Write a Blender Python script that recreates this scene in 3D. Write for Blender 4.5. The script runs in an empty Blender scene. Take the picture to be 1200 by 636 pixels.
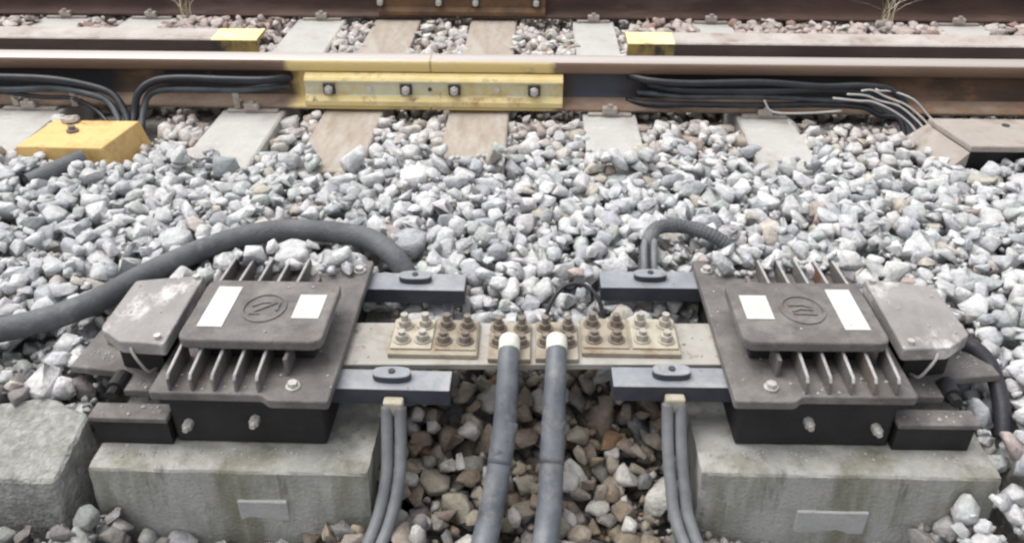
import bpy, bmesh, math, random
import numpy as np
from mathutils import Vector, Matrix, noise as mnoise

random.seed(7)
rng = np.random.default_rng(11)
R = math.radians
scene = bpy.context.scene
C = scene.collection

# ------------------------------------------------------------------ camera, sky, sun, exposure
cam_d = bpy.data.cameras.new('camera')
cam_d.sensor_width = 36.0
cam_d.lens = 36.0 * 1000.0 / 1200.0
cam_d.clip_start = 0.02
cam_d.clip_end = 1000.0
cam = bpy.data.objects.new('camera', cam_d)
C.objects.link(cam)
cam.location = (0, 0, 0.97)
cam.rotation_euler = (R(90 - 32.5), 0, R(1.7))
scene.camera = cam

SUN_EL, SUN_AZ = R(68), R(-70)          # azimuth measured from +Y towards +X
world = bpy.data.worlds.new('World')
scene.world = world
world.use_nodes = True
wn = world.node_tree
bg = wn.nodes['Background']
sky = wn.nodes.new('ShaderNodeTexSky')
sky.sky_type = 'NISHITA'
sky.sun_disc = False
sky.sun_elevation = SUN_EL
sky.sun_rotation = SUN_AZ
sky.air_density = 0.7
sky.dust_density = 4.0
sky.ozone_density = 0.6
hs = wn.nodes.new('ShaderNodeHueSaturation')
hs.inputs['Saturation'].default_value = 0.24      # a thin overcast whitens the sky
wn.links.new(sky.outputs[0], hs.inputs['Color'])
wn.links.new(hs.outputs[0], bg.inputs[0])
bg.inputs[1].default_value = 0.15

sun_d = bpy.data.lights.new('sun', 'SUN')
sun_d.energy = 0.8
sun_d.angle = R(60)
sun_d.color = (1.0, 0.96, 0.9)
sun = bpy.data.objects.new('sun', sun_d)
C.objects.link(sun)
sd = Vector((math.sin(SUN_AZ) * math.cos(SUN_EL), math.cos(SUN_AZ) * math.cos(SUN_EL), math.sin(SUN_EL)))
sun.rotation_euler = sd.to_track_quat('Z', 'Y').to_euler()

scene.view_settings.view_transform = 'Standard'
scene.view_settings.look = 'None'
scene.view_settings.gamma = 1.0
scene.view_settings.use_curve_mapping = False
scene.view_settings.exposure = 0.95
scene.cycles.filter_width = 2.4

# ------------------------------------------------------------------ materials
def mat(name, c1, c2=None, scale=12.0, rough=0.8, bump=0.0, bscale=60.0, metal=0.0, c3=None, s3=3.0, t3=(0.55, 0.7), stretch=(1, 1, 1), spec=0.4, c4=None, s4=15.0, t4=(0.6, 0.7)):
    """two-colour noise, plus an optional third colour in larger stains with edges of their own"""
    m = bpy.data.materials.new(name)
    m.use_nodes = True
    nt = m.node_tree
    N, L = nt.nodes, nt.links
    b = N['Principled BSDF']
    b.inputs['Roughness'].default_value = rough
    b.inputs['Metallic'].default_value = metal
    b.inputs['Specular IOR Level'].default_value = spec
    tc = N.new('ShaderNodeTexCoord')
    mp = N.new('ShaderNodeMapping')
    mp.inputs['Scale'].default_value = stretch
    L.new(tc.outputs['Object'], mp.inputs[0])
    n = N.new('ShaderNodeTexNoise')
    n.inputs['Scale'].default_value = scale
    n.inputs['Detail'].default_value = 8
    n.inputs['Roughness'].default_value = 0.65
    L.new(mp.outputs[0], n.inputs['Vector'])
    r = N.new('ShaderNodeValToRGB')
    r.color_ramp.elements[0].position = 0.34
    r.color_ramp.elements[1].position = 0.66
    r.color_ramp.elements[0].color = (*c1, 1)
    r.color_ramp.elements[1].color = (*(c2 or c1), 1)
    L.new(n.outputs[0], r.inputs[0])
    col = r.outputs[0]
    for c3, s3, t3 in ((c3, s3, t3), (c4, s4, t4)):
        if not c3: continue
        n3 = N.new('ShaderNodeTexNoise')
        n3.inputs['Scale'].default_value = s3
        n3.inputs['Detail'].default_value = 9
        n3.inputs['Roughness'].default_value = 0.7
        L.new(mp.outputs[0], n3.inputs['Vector'])
        r3 = N.new('ShaderNodeMapRange')
        r3.inputs[1].default_value, r3.inputs[2].default_value = t3
        L.new(n3.outputs[0], r3.inputs[0])
        mx = N.new('ShaderNodeMix')
        mx.data_type = 'RGBA'
        L.new(r3.outputs[0], mx.inputs[0])
        L.new(col, mx.inputs[6])
        mx.inputs[7].default_value = (*c3, 1)
        col = mx.outputs[2]
    L.new(col, b.inputs['Base Color'])
    if bump:
        nb = N.new('ShaderNodeTexNoise')
        nb.inputs['Scale'].default_value = bscale
        nb.inputs['Detail'].default_value = 6
        L.new(tc.outputs['Object'], nb.inputs['Vector'])
        bp = N.new('ShaderNodeBump')
        bp.inputs['Strength'].default_value = bump
        bp.inputs['Distance'].default_value = 0.01
        L.new(nb.outputs[0], bp.inputs['Height'])
        L.new(bp.outputs[0], b.inputs['Normal'])
    m['col_socket'] = 1
    return m

def band_mix(m, x0, x1, color, soft=0.012, wob=0.03, z0=None):
    """a coat of paint on a stretch of the object along its X, with an uneven edge"""
    nt = m.node_tree
    N, L = nt.nodes, nt.links
    b = N['Principled BSDF']
    src = b.inputs['Base Color'].links[0].from_socket
    tc = N.new('ShaderNodeTexCoord')
    n = N.new('ShaderNodeTexNoise')
    n.inputs['Scale'].default_value = 25
    n.inputs['Detail'].default_value = 6
    L.new(tc.outputs['Object'], n.inputs['Vector'])
    sx = N.new('ShaderNodeSeparateXYZ')
    L.new(tc.outputs['Object'], sx.inputs[0])
    w = N.new('ShaderNodeMath'); w.operation = 'MULTIPLY_ADD'
    L.new(n.outputs[0], w.inputs[0]); w.inputs[1].default_value = wob; L.new(sx.outputs[0], w.inputs[2])
    a = N.new('ShaderNodeMapRange'); a.inputs[1].default_value = x0; a.inputs[2].default_value = x0 + soft
    c = N.new('ShaderNodeMapRange'); c.inputs[1].default_value = x1; c.inputs[2].default_value = x1 + soft
    c.inputs[3].default_value = 1; c.inputs[4].default_value = 0
    L.new(w.outputs[0], a.inputs[0]); L.new(w.outputs[0], c.inputs[0])
    mu = N.new('ShaderNodeMath'); mu.operation = 'MULTIPLY'
    L.new(a.outputs[0], mu.inputs[0]); L.new(c.outputs[0], mu.inputs[1])
    # worn patches where the paint has gone
    n2 = N.new('ShaderNodeTexNoise'); n2.inputs['Scale'].default_value = 14; n2.inputs['Detail'].default_value = 8
    L.new(tc.outputs['Object'], n2.inputs['Vector'])
    wr = N.new('ShaderNodeMapRange'); wr.inputs[1].default_value = 0.62; wr.inputs[2].default_value = 0.72
    wr.inputs[3].default_value = 1; wr.inputs[4].default_value = 0.25
    L.new(n2.outputs[0], wr.inputs[0])
    mu2 = N.new('ShaderNodeMath'); mu2.operation = 'MULTIPLY'
    L.new(mu.outputs[0], mu2.inputs[0]); L.new(wr.outputs[0], mu2.inputs[1])
    mx = N.new('ShaderNodeMix'); mx.data_type = 'RGBA'
    L.new(mu2.outputs[0], mx.inputs[0]); L.new(src, mx.inputs[6]); mx.inputs[7].default_value = (*color, 1)
    L.new(mx.outputs[2], b.inputs['Base Color'])

YEL = (0.60, 0.47, 0.21)
M = {}
M['rail_rust'] = mat('rail_rust', (0.05, 0.03, 0.02), (0.11, 0.068, 0.042), 9, 0.75, 0.3, 90, c3=(0.22, 0.15, 0.1), s3=6, t3=(0.5, 0.68), stretch=(0.4, 1, 1), c4=(0.2, 0.09, 0.04), s4=12, t4=(0.58, 0.72))
band_mix(M['rail_rust'], -0.705, 0.075, YEL, soft=0.03, wob=0.06)
band_mix(M['rail_rust'], 0.10, 0.28, (0.055, 0.06, 0.075), soft=0.05, wob=0.05)
band_mix(M['rail_rust'], -3.2, -1.26, (0.024, 0.022, 0.024), soft=0.06, wob=0.06)
band_mix(M['rail_rust'], -1.14, -0.80, (0.024, 0.022, 0.024), soft=0.06, wob=0.06)
band_mix(M['rail_rust'], 0.27, 1.0, (0.024, 0.022, 0.024), soft=0.08, wob=0.08)
M['rail_side'] = mat('rail_side', (0.13, 0.082, 0.055), (0.21, 0.138, 0.095), 7, 0.6, 0.15, 90, stretch=(0.15, 1, 1))
band_mix(M['rail_side'], -0.715, 0.065, YEL, soft=0.03, wob=0.07)
M['rail_foot'] = mat('rail_foot', (0.15, 0.105, 0.075), (0.27, 0.2, 0.15), 14, 0.85, 0.3, 90, c3=(0.2, 0.10, 0.05), s3=9, t3=(0.52, 0.66), stretch=(0.6, 1, 1))
band_mix(M['rail_foot'], -0.705, 0.075, YEL, soft=0.03, wob=0.06)
M['rail_top'] = mat('rail_top', (0.33, 0.285, 0.26), (0.50, 0.46, 0.43), 5, 0.5, 0.0, metal=0.35, stretch=(0.05, 6, 1))
M['far_rust'] = mat('far_rust', (0.05, 0.03, 0.025), (0.11, 0.065, 0.05), 8, 0.8, 0.3, 80, c3=(0.14, 0.1, 0.08), s3=4, stretch=(0.3, 1, 1))
M['far_joint'] = mat('far_joint', (0.08, 0.045, 0.03), (0.16, 0.09, 0.045), 9, 0.8, 0.2, 80, c3=(0.06, 0.04, 0.03), s3=7)
M['yellow'] = mat('yellow_paint', (0.57, 0.45, 0.2), (0.67, 0.56, 0.3), 12, 0.85, 0.2, 80, c3=(0.33, 0.2, 0.08), s3=11, t3=(0.54, 0.68), c4=(0.11, 0.07, 0.045), s4=24, t4=(0.60, 0.68))
M['yellow_box'] = mat('cover_paint', (0.58, 0.37, 0.13), (0.68, 0.48, 0.21), 10, 0.65, 0.2, 80, c3=(0.45, 0.27, 0.08), s3=9, t3=(0.5, 0.68), c4=(0.16, 0.1, 0.06), s4=22, t4=(0.62, 0.7))
M['yellow_pale'] = mat('pale_yellow_paint', (0.50, 0.48, 0.32), (0.58, 0.56, 0.42), 14, 0.65, 0.15, 80, c3=(0.5, 0.38, 0.15), s3=8, t3=(0.48, 0.64), c4=(0.16, 0.11, 0.07), s4=22, t4=(0.61, 0.69))
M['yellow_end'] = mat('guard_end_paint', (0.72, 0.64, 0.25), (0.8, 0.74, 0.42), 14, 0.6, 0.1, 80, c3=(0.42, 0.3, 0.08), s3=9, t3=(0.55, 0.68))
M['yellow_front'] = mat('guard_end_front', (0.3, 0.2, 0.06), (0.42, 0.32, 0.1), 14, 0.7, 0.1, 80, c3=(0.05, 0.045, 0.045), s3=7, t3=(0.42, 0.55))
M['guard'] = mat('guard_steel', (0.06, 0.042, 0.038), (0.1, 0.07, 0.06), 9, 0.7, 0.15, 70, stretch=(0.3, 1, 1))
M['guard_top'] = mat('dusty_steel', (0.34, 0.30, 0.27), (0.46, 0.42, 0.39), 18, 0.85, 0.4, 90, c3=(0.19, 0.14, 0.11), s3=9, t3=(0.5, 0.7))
M['wood'] = mat('sleeper_wood', (0.27, 0.225, 0.18), (0.35, 0.30, 0.25), 9, 0.85, 0.35, 60, c3=(0.40, 0.375, 0.34), s3=6, t3=(0.45, 0.7), stretch=(3, 0.8, 3))
M['concrete_sleeper'] = mat('sleeper_concrete', (0.37, 0.36, 0.335), (0.47, 0.46, 0.44), 14, 0.85, 0.3, 120, c3=(0.27, 0.24, 0.205), s3=7, t3=(0.5, 0.7), c4=(0.5, 0.5, 0.48), s4=11, t4=(0.58, 0.72))
M['concrete'] = mat('weathered_concrete', (0.27, 0.268, 0.245), (0.36, 0.357, 0.335), 9, 0.9, 0.3, 160, c3=(0.18, 0.18, 0.135), s3=5, t3=(0.46, 0.66), stretch=(2.6, 2.6, 0.55), c4=(0.13, 0.127, 0.11), s4=11, t4=(0.54, 0.7))
M['concrete_pale'] = mat('pale_concrete', (0.34, 0.343, 0.325), (0.42, 0.423, 0.405), 22, 0.9, 0.2, 120)
M['concrete_rough'] = mat('broken_concrete', (0.20, 0.20, 0.185), (0.37, 0.37, 0.345), 60, 0.95, 0.7, 150, c3=(0.15, 0.15, 0.125), s3=14, t3=(0.5, 0.7))
M['cast'] = mat('cast_iron_grey', (0.095, 0.087, 0.082), (0.155, 0.143, 0.135), 28, 0.7, 0.3, 220, c3=(0.215, 0.2, 0.188), s3=13, t3=(0.48, 0.72), c4=(0.13, 0.085, 0.06), s4=17, t4=(0.6, 0.72))
M['fin_highlight'] = mat('fin_highlight', (0.26, 0.25, 0.245), (0.4, 0.39, 0.38), 40, 0.55, 0.1, 200)  # paler grey, a highlight painted on the fin tops
M['cast_dark'] = mat('cast_iron_black', (0.010, 0.010, 0.011), (0.02, 0.02, 0.021), 16, 0.6, 0.15, 150)
M['cast_rust'] = mat('cast_iron_rusty', (0.14, 0.115, 0.1), (0.2, 0.16, 0.135), 16, 0.75, 0.2, 200, c3=(0.15, 0.07, 0.04), s3=14, t3=(0.52, 0.66))
M['label'] = mat('white_label', (0.46, 0.455, 0.425), (0.56, 0.555, 0.53), 30, 0.6, c3=(0.36, 0.34, 0.3), s3=30, t3=(0.58, 0.72))
M['chalky'] = mat('box_grey', (0.20, 0.188, 0.178), (0.29, 0.272, 0.262), 16, 0.75, 0.25, 160, c3=(0.55, 0.53, 0.515), s3=10, t3=(0.52, 0.62), stretch=(1, 0.6, 1))
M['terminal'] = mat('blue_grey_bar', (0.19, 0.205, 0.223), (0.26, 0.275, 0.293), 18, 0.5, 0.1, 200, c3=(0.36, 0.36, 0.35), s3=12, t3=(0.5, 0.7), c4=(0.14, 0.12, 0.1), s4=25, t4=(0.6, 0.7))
M['terminal_shaded'] = mat('shaded_blue_grey', (0.03, 0.036, 0.048), (0.055, 0.06, 0.075), 18, 0.6, 0.1, 200)  # darker copy of the bar colour, shade painted on the sides
M['bus'] = mat('tinned_bar', (0.31, 0.295, 0.265), (0.40, 0.385, 0.35), 14, 0.6, 0.12, 150, c3=(0.24, 0.2, 0.15), s3=9, t3=(0.5, 0.68), c4=(0.15, 0.11, 0.07), s4=26, t4=(0.6, 0.7))
M['tan_plate'] = mat('tan_plate', (0.25, 0.215, 0.165), (0.36, 0.32, 0.25), 16, 0.65, 0.15, 150, c3=(0.2, 0.14, 0.09), s3=18, t3=(0.5, 0.66))
M['cream'] = mat('cream_plate', (0.34, 0.305, 0.235), (0.46, 0.425, 0.34), 24, 0.65, 0.2, 150, c3=(0.27, 0.22, 0.15), s3=20, t3=(0.52, 0.68))
M['bolt_rust'] = mat('bolt_rust', (0.12, 0.098, 0.078), (0.23, 0.195, 0.16), 60, 0.7, 0.2, 300)
M['bolt_cream'] = mat('bolt_pale', (0.30, 0.28, 0.24), (0.45, 0.42, 0.36), 60, 0.55, metal=0.2)
M['bolt_zinc'] = mat('bolt_zinc', (0.4, 0.38, 0.35), (0.55, 0.53, 0.5), 60, 0.5, metal=0.4)
M['bolt_dark'] = mat('bolt_dark', (0.03, 0.03, 0.03), (0.06, 0.055, 0.05), 60, 0.6)
M['cable_grey'] = mat('cable_grey', (0.08, 0.09, 0.103), (0.135, 0.147, 0.163), 18, 0.45, 0.12, 90, c3=(0.19, 0.19, 0.187), s3=20, t3=(0.52, 0.7), c4=(0.06, 0.06, 0.06), s4=30, t4=(0.6, 0.68))
M['cable_light'] = mat('cable_light_grey', (0.115, 0.122, 0.13), (0.185, 0.193, 0.2), 20, 0.55, 0.1, 90)
M['white_sleeve'] = mat('white_sleeve', (0.5, 0.48, 0.42), (0.68, 0.66, 0.6), 40, 0.6)
M['hose'] = mat('hose_grey', (0.075, 0.078, 0.083), (0.12, 0.125, 0.13), 14, 0.65, 0.25, 120, c3=(0.22, 0.22, 0.22), s3=9, t3=(0.56, 0.75))
M['hose_black'] = mat('hose_black', (0.018, 0.018, 0.022), (0.035, 0.035, 0.042), 14, 0.5, 0.15, 90)
M['cable_black'] = mat('cable_black', (0.010, 0.011, 0.014), (0.022, 0.024, 0.03), 20, 0.42, 0.1, 90)
M['cable_teal'] = mat('cable_slate', (0.03, 0.038, 0.044), (0.07, 0.082, 0.09), 20, 0.45)
M['wire_silver'] = mat('wire_silver', (0.36, 0.34, 0.32), (0.5, 0.48, 0.45), 30, 0.4, metal=0.3)
M['dust_cover'] = mat('dusty_cover', (0.29, 0.255, 0.225), (0.37, 0.335, 0.30), 10, 0.8, 0.2, 70, c3=(0.21, 0.165, 0.13), s3=9, t3=(0.5, 0.7))
M['clip'] = mat('clip_steel', (0.26, 0.22, 0.19), (0.42, 0.38, 0.34), 40, 0.6, metal=0.2)
M['straw'] = mat('dry_straw', (0.45, 0.4, 0.28), (0.6, 0.55, 0.4), 40, 0.8)
M['insulator'] = mat('end_post', (0.3, 0.24, 0.12), (0.4, 0.32, 0.16), 40, 0.6)

def stone_material():
    m = bpy.data.materials.new('ballast_rock')
    m.use_nodes = True
    N, L = m.node_tree.nodes, m.node_tree.links
    b = N['Principled BSDF']
    b.inputs['Roughness'].default_value = 0.95
    b.inputs['Specular IOR Level'].default_value = 0.12
    at = N.new('ShaderNodeAttribute'); at.attribute_name = 'tint'
    geo = N.new('ShaderNodeNewGeometry')
    n = N.new('ShaderNodeTexNoise'); n.inputs['Scale'].default_value = 55; n.inputs['Detail'].default_value = 7; n.inputs['Roughness'].default_value = 0.7
    L.new(geo.outputs['Position'], n.inputs['Vector'])
    mr = N.new('ShaderNodeMapRange'); mr.inputs[1].default_value = 0.3; mr.inputs[2].default_value = 0.7
    mr.inputs[3].default_value = 0.66; mr.inputs[4].default_value = 1.2
    L.new(n.outputs[0], mr.inputs[0])
    mx = N.new('ShaderNodeMix'); mx.data_type = 'RGBA'; mx.blend_type = 'MULTIPLY'; mx.inputs[0].default_value = 1
    L.new(at.outputs['Color'], mx.inputs[6]); L.new(mr.outputs[0], mx.inputs[7])
    L.new(mx.outputs[2], b.inputs['Base Color'])
    nb = N.new('ShaderNodeTexNoise'); nb.inputs['Scale'].default_value = 130; nb.inputs['Detail'].default_value = 6
    L.new(geo.outputs['Position'], nb.inputs['Vector'])
    bp = N.new('ShaderNodeBump'); bp.inputs['Strength'].default_value = 0.6; bp.inputs['Distance'].default_value = 0.006
    L.new(nb.outputs[0], bp.inputs['Height']); L.new(bp.outputs[0], b.inputs['Normal'])
    return m
M['stone'] = stone_material()
M['bed'] = mat('bed_dirt', (0.17, 0.155, 0.14), (0.32, 0.31, 0.295), 40, 0.95, 0.8, 60, c3=(0.3, 0.29, 0.28), s3=25)

# ------------------------------------------------------------------ helpers
def tag(o, label=None, cat=None, group=None, kind=None):
    if label: o['label'] = label
    if cat: o['category'] = cat
    if group: o['group'] = group
    if kind: o['kind'] = kind
    return o

def empty(name, loc, label, cat, group=None):
    o = bpy.data.objects.new(name, None)
    o.empty_display_size = 0.05
    C.objects.link(o)
    o.location = loc
    return tag(o, label, cat, group)

def link(name, me, parent=None, loc=None):
    o = bpy.data.objects.new(name, me)
    C.objects.link(o)
    if parent: o.parent = parent
    if loc is not None: o.location = loc
    return o

def ob(name, bm, m, parent=None, smooth=False, loc=None):
    bmesh.ops.recalc_face_normals(bm, faces=bm.faces)
    me = bpy.data.meshes.new(name)
    bm.to_mesh(me)
    bm.free()
    for k in (m if isinstance(m, (list, tuple)) else [m]): me.materials.append(M[k])
    if smooth:
        me.polygons.foreach_set('use_smooth', [True] * len(me.polygons))
    return link(name, me, parent, loc)

def box(bm, x0, x1, y0, y1, z0, z1, bev=0.0, seg=2):
    r = bmesh.ops.create_cube(bm, size=1)
    vs = r['verts']
    for v in vs:
        v.co = Vector(((x0 + x1) / 2 + v.co.x * (x1 - x0), (y0 + y1) / 2 + v.co.y * (y1 - y0), (z0 + z1) / 2 + v.co.z * (z1 - z0)))
    if bev:
        es = list({e for v in vs for e in v.link_edges})
        bmesh.ops.bevel(bm, geom=es, offset=bev, segments=seg, affect='EDGES', profile=0.5)
    return bm

def bx(*a, **k):
    return box(bmesh.new(), *a, **k)

def prism(bm, pts, z0, z1, bev=0.0, seg=2, bev_vert=0.0):
    """vertical prism over an XY outline"""
    bot = [bm.verts.new((x, y, z0)) for x, y in pts]
    top = [bm.verts.new((x, y, z1)) for x, y in pts]
    bm.faces.new(bot[::-1]); ft = bm.faces.new(top)
    n = len(pts)
    sides = []
    for i in range(n):
        bm.faces.new((bot[i], bot[(i + 1) % n], top[(i + 1) % n], top[i]))
    if bev_vert:
        es = [bm.edges.get((bot[i], top[i])) for i in range(n)]
        bmesh.ops.bevel(bm, geom=es, offset=bev_vert, segments=4, affect='EDGES', profile=0.5)
    if bev:
        bm.normal_update()
        es = [e for e in bm.edges if len(e.link_faces) == 2 and any(abs(f.normal.z) > 0.9 for f in e.link_faces) and e.calc_face_angle(0) > 0.6]
        bmesh.ops.bevel(bm, geom=es, offset=bev, segments=seg, affect='EDGES', profile=0.5)
    return bm

def cyl(bm, c, r, h, seg=16, axis='Z', r2=None):
    mt = Matrix.Translation(Vector(c))
    if axis == 'Y': mt = mt @ Matrix.Rotation(R(90), 4, 'X')
    if axis == 'X': mt = mt @ Matrix.Rotation(R(90), 4, 'Y')
    bmesh.ops.create_cone(bm, cap_ends=True, segments=seg, radius1=r, radius2=r if r2 is None else r2, depth=h, matrix=mt)
    return bm

def smooth_path(pts, n=10):
    P = [Vector(p) for p in pts]
    P = [P[0] * 2 - P[1]] + P + [P[-1] * 2 - P[-2]]
    out = []
    for i in range(1, len(P) - 2):
        a, b, c, d = P[i - 1:i + 3]
        for k in range(n):
            t = k / n
            out.append(0.5 * ((2 * b) + (c - a) * t + (2 * a - 5 * b + 4 * c - d) * t * t + (3 * b - a - 3 * c + d) * t ** 3))
    out.append(P[-2])
    return out

def tube(bm, pts, rad, seg=14, n=10, corr=0.0):
    path = smooth_path(pts, n)
    rings = []
    up = Vector((0.03, 0.05, 1)).normalized()
    L = len(path)
    for i, p in enumerate(path):
        t = (path[min(i + 1, L - 1)] - path[max(i - 1, 0)]).normalized()
        a = t.cross(up)
        if a.length < 0.05: a = t.cross(Vector((1, 0, 0)))
        a.normalize(); b = a.cross(t).normalized()
        r = rad(i / (L - 1)) if callable(rad) else rad
        if corr: r *= 1 + corr * (1 if i % 2 else -1)
        rings.append([bm.verts.new(p + (a * math.cos(q) + b * math.sin(q)) * r) for q in [2 * math.pi * k / seg for k in range(seg)]])
    for i in range(L - 1):
        for k in range(seg):
            bm.faces.new((rings[i][k], rings[i][(k + 1) % seg], rings[i + 1][(k + 1) % seg], rings[i + 1][k]))
    bm.faces.new(rings[0][::-1]); bm.faces.new(rings[-1])
    return bm

def tb(*a, **k):
    return tube(bmesh.new(), *a, **k)

# ------------------------------------------------------------------ ground and ballast
SLEEPERS = [  # x centre, width, kind
    (-1.86, 0.2, 'c'), (-1.52, 0.2, 'c'), (-0.845, 0.19, 'c'), (-0.546, 0.18, 'w'), (-0.17, 0.18, 'w'), (0.218, 0.16, 'c'), (0.672, 0.16, 'c'), (1.62, 0.2, 'c'), (2.05, 0.2, 'c')]
S_Y0, S_Y1 = 1.99, 3.86

def sstep(a, b, x):
    t = np.clip((x - a) / (b - a), 0, 1)
    return t * t * (3 - 2 * t)

def target(x, y):
    """height of the ballast surface"""
    z = 0.004 + 0.012 * np.sin(x * 3.1 + 1) * np.cos(y * 2.7) + 0.008 * np.sin(7 * x + 5 * y)
    z = z + 0.012 * np.exp(-((y - 1.7) / 0.2) ** 2)
    z = np.where(y > 1.95, np.minimum(z, 0.0) - 0.014, z)
    z = np.where((y > 2.85) & ((x < -0.98) | (x > 0.36)), z + 0.02, z)
    z = z + 0.03 * np.exp(-((x + 1.25) / 0.16) ** 2 - ((y - 1.98) / 0.06) ** 2) + 0.028 * np.exp(-((x - 1.35) / 0.25) ** 2 - ((y - 2.06) / 0.06) ** 2)
    front = sstep(1.5, 1.02, y)
    inner = 1 - sstep(0.30, 0.40, np.abs(x))
    zi = -0.145 * front - 0.05 * sstep(1.1, 0.85, y)
    left = sstep(-0.6, -0.75, x)
    zl = -0.03 * sstep(1.45, 1.25, y) - 0.115 * sstep(1.08, 0.94, y)
    right = sstep(0.6, 0.75, x)
    zr = -0.02 * sstep(1.4, 1.2, y) - 0.07 * sstep(1.1, 0.98, y) - 0.1 * sstep(0.99, 0.9, y)
    mid = 1 - inner - left - right
    zm = -0.23 * sstep(1.3, 1.0, y)
    return z + inner * zi + left * zl + right * zr + mid * zm

def ground():
    xs = np.unique(np.concatenate([[-400, -80, -20, -8, -4], np.arange(-2.8, 2.81, 0.05), [4, 8, 20, 80, 400]]))
    ys = np.unique(np.concatenate([[-400, -80, -20, -4, -1, 0], np.arange(0.4, 4.3, 0.05), [5, 8, 20, 80, 400]]))
    X, Y = np.meshgrid(xs, ys)
    Z = np.where((np.abs(X) < 3) & (Y > 0.3) & (Y < 4.3), target(np.clip(X, -2.8, 2.8), np.clip(Y, 0.4, 4.3)) - 0.075, -0.2)
    Z = np.where((X < -0.25) & (X > -0.76) & (Y > 0.98) & (Y < 1.52), Z - 0.12, Z)
    Z = np.where((X > 0.26) & (X < 0.8) & (Y > 0.98) & (Y < 1.55), Z - 0.12, Z)
    nx, ny = len(xs), len(ys)
    V = np.stack([X.ravel(), Y.ravel(), Z.ravel()], 1)
    F = [(j * nx + i, j * nx + i + 1, (j + 1) * nx + i + 1, (j + 1) * nx + i) for j in range(ny - 1) for i in range(nx - 1)]
    me = bpy.data.meshes.new('ground')
    me.from_pydata(V.tolist(), [], F)
    me.materials.append(M['bed'])
    return tag(link('ground', me), kind='structure')
G = ground()

def make_protos(nshape=44, nvar=200, med=0.052, sig=0.36, lo=0.022, hi=0.105, bev=True):
    shapes = []
    for s in range(nshape):
        bm = bmesh.new()
        asp = (1.0, rng.uniform(0.68, 0.98), rng.uniform(0.48, 0.8))
        n = int(rng.integers(11, 17))
        pts = []
        while len(pts) < n:
            d = rng.normal(size=3); d /= np.linalg.norm(d)
            d = np.sign(d) * np.abs(d) ** rng.uniform(0.65, 1.0)
            d /= np.linalg.norm(d) ** 0.55
            pts.append(d * rng.uniform(0.86, 1.05))
        for p in pts: bm.verts.new((p[0] * asp[0] * 0.5, p[1] * asp[1] * 0.5, p[2] * asp[2] * 0.5))
        r = bmesh.ops.convex_hull(bm, input=bm.verts)
        bmesh.ops.delete(bm, geom=[v for v in bm.verts if not v.link_faces], context='VERTS')
        bmesh.ops.dissolve_limit(bm, angle_limit=R(9), verts=bm.verts, edges=bm.edges)
        bmesh.ops.triangulate(bm, faces=bm.faces)
        bm.normal_update()
        planes = np.array([[*f.normal, f.normal.dot(f.verts[0].co)] for f in bm.faces])
        bmesh.ops.dissolve_limit(bm, angle_limit=R(6), verts=bm.verts, edges=bm.edges)
        if bev: bmesh.ops.bevel(bm, geom=list(bm.edges), offset=0.028, segments=1, affect='EDGES', profile=0.5, clamp_overlap=True)
        bmesh.ops.triangulate(bm, faces=bm.faces)
        bmesh.ops.recalc_face_normals(bm, faces=bm.faces)
        V = np.array([v.co[:] for v in bm.verts])
        V += rng.normal(scale=0.008, size=V.shape)
        F = np.array([[v.index for v in f.verts] for f in bm.faces])
        bm.free()
        shapes.append((V, F, planes))
    protos = []
    for k in range(nvar):
        V, F, P = shapes[k % nshape]
        size = float(np.clip(rng.lognormal(math.log(med), sig), lo, hi))
        q = Matrix.Rotation(rng.uniform(0, 6.28), 3, 'Z') @ Matrix.Rotation(rng.normal() * 0.42, 3, 'X') @ Matrix.Rotation(rng.normal() * 0.42, 3, 'Y') @ Matrix.Rotation(rng.uniform(0, 6.28), 3, 'Z')
        q = np.array(q)
        v = (V @ q.T) * size
        n = P[:, :3] @ q.T; d = P[:, 3] * size
        hw = np.abs(v[:, :2]).max(0)
        m = np.ceil(hw / CELL).astype(int)
        gx, gy = np.meshgrid(np.arange(-m[0], m[0] + 1) * CELL, np.arange(-m[1], m[1] + 1) * CELL)
        top = np.full(gx.shape, 9.0); bot = np.full(gx.shape, -9.0); ok = np.ones(gx.shape, bool)
        for (a, b, c), dd in zip(n, d):
            rest = dd - a * gx - b * gy
            if c > 0.03: top = np.minimum(top, rest / c)
            elif c < -0.03: bot = np.maximum(bot, rest / c)
            else: ok &= rest > 0
        ok &= top > bot
        protos.append((v, F, m, np.where(ok, top, -9), np.where(ok, bot, 9), ok, size))
    return protos

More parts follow.
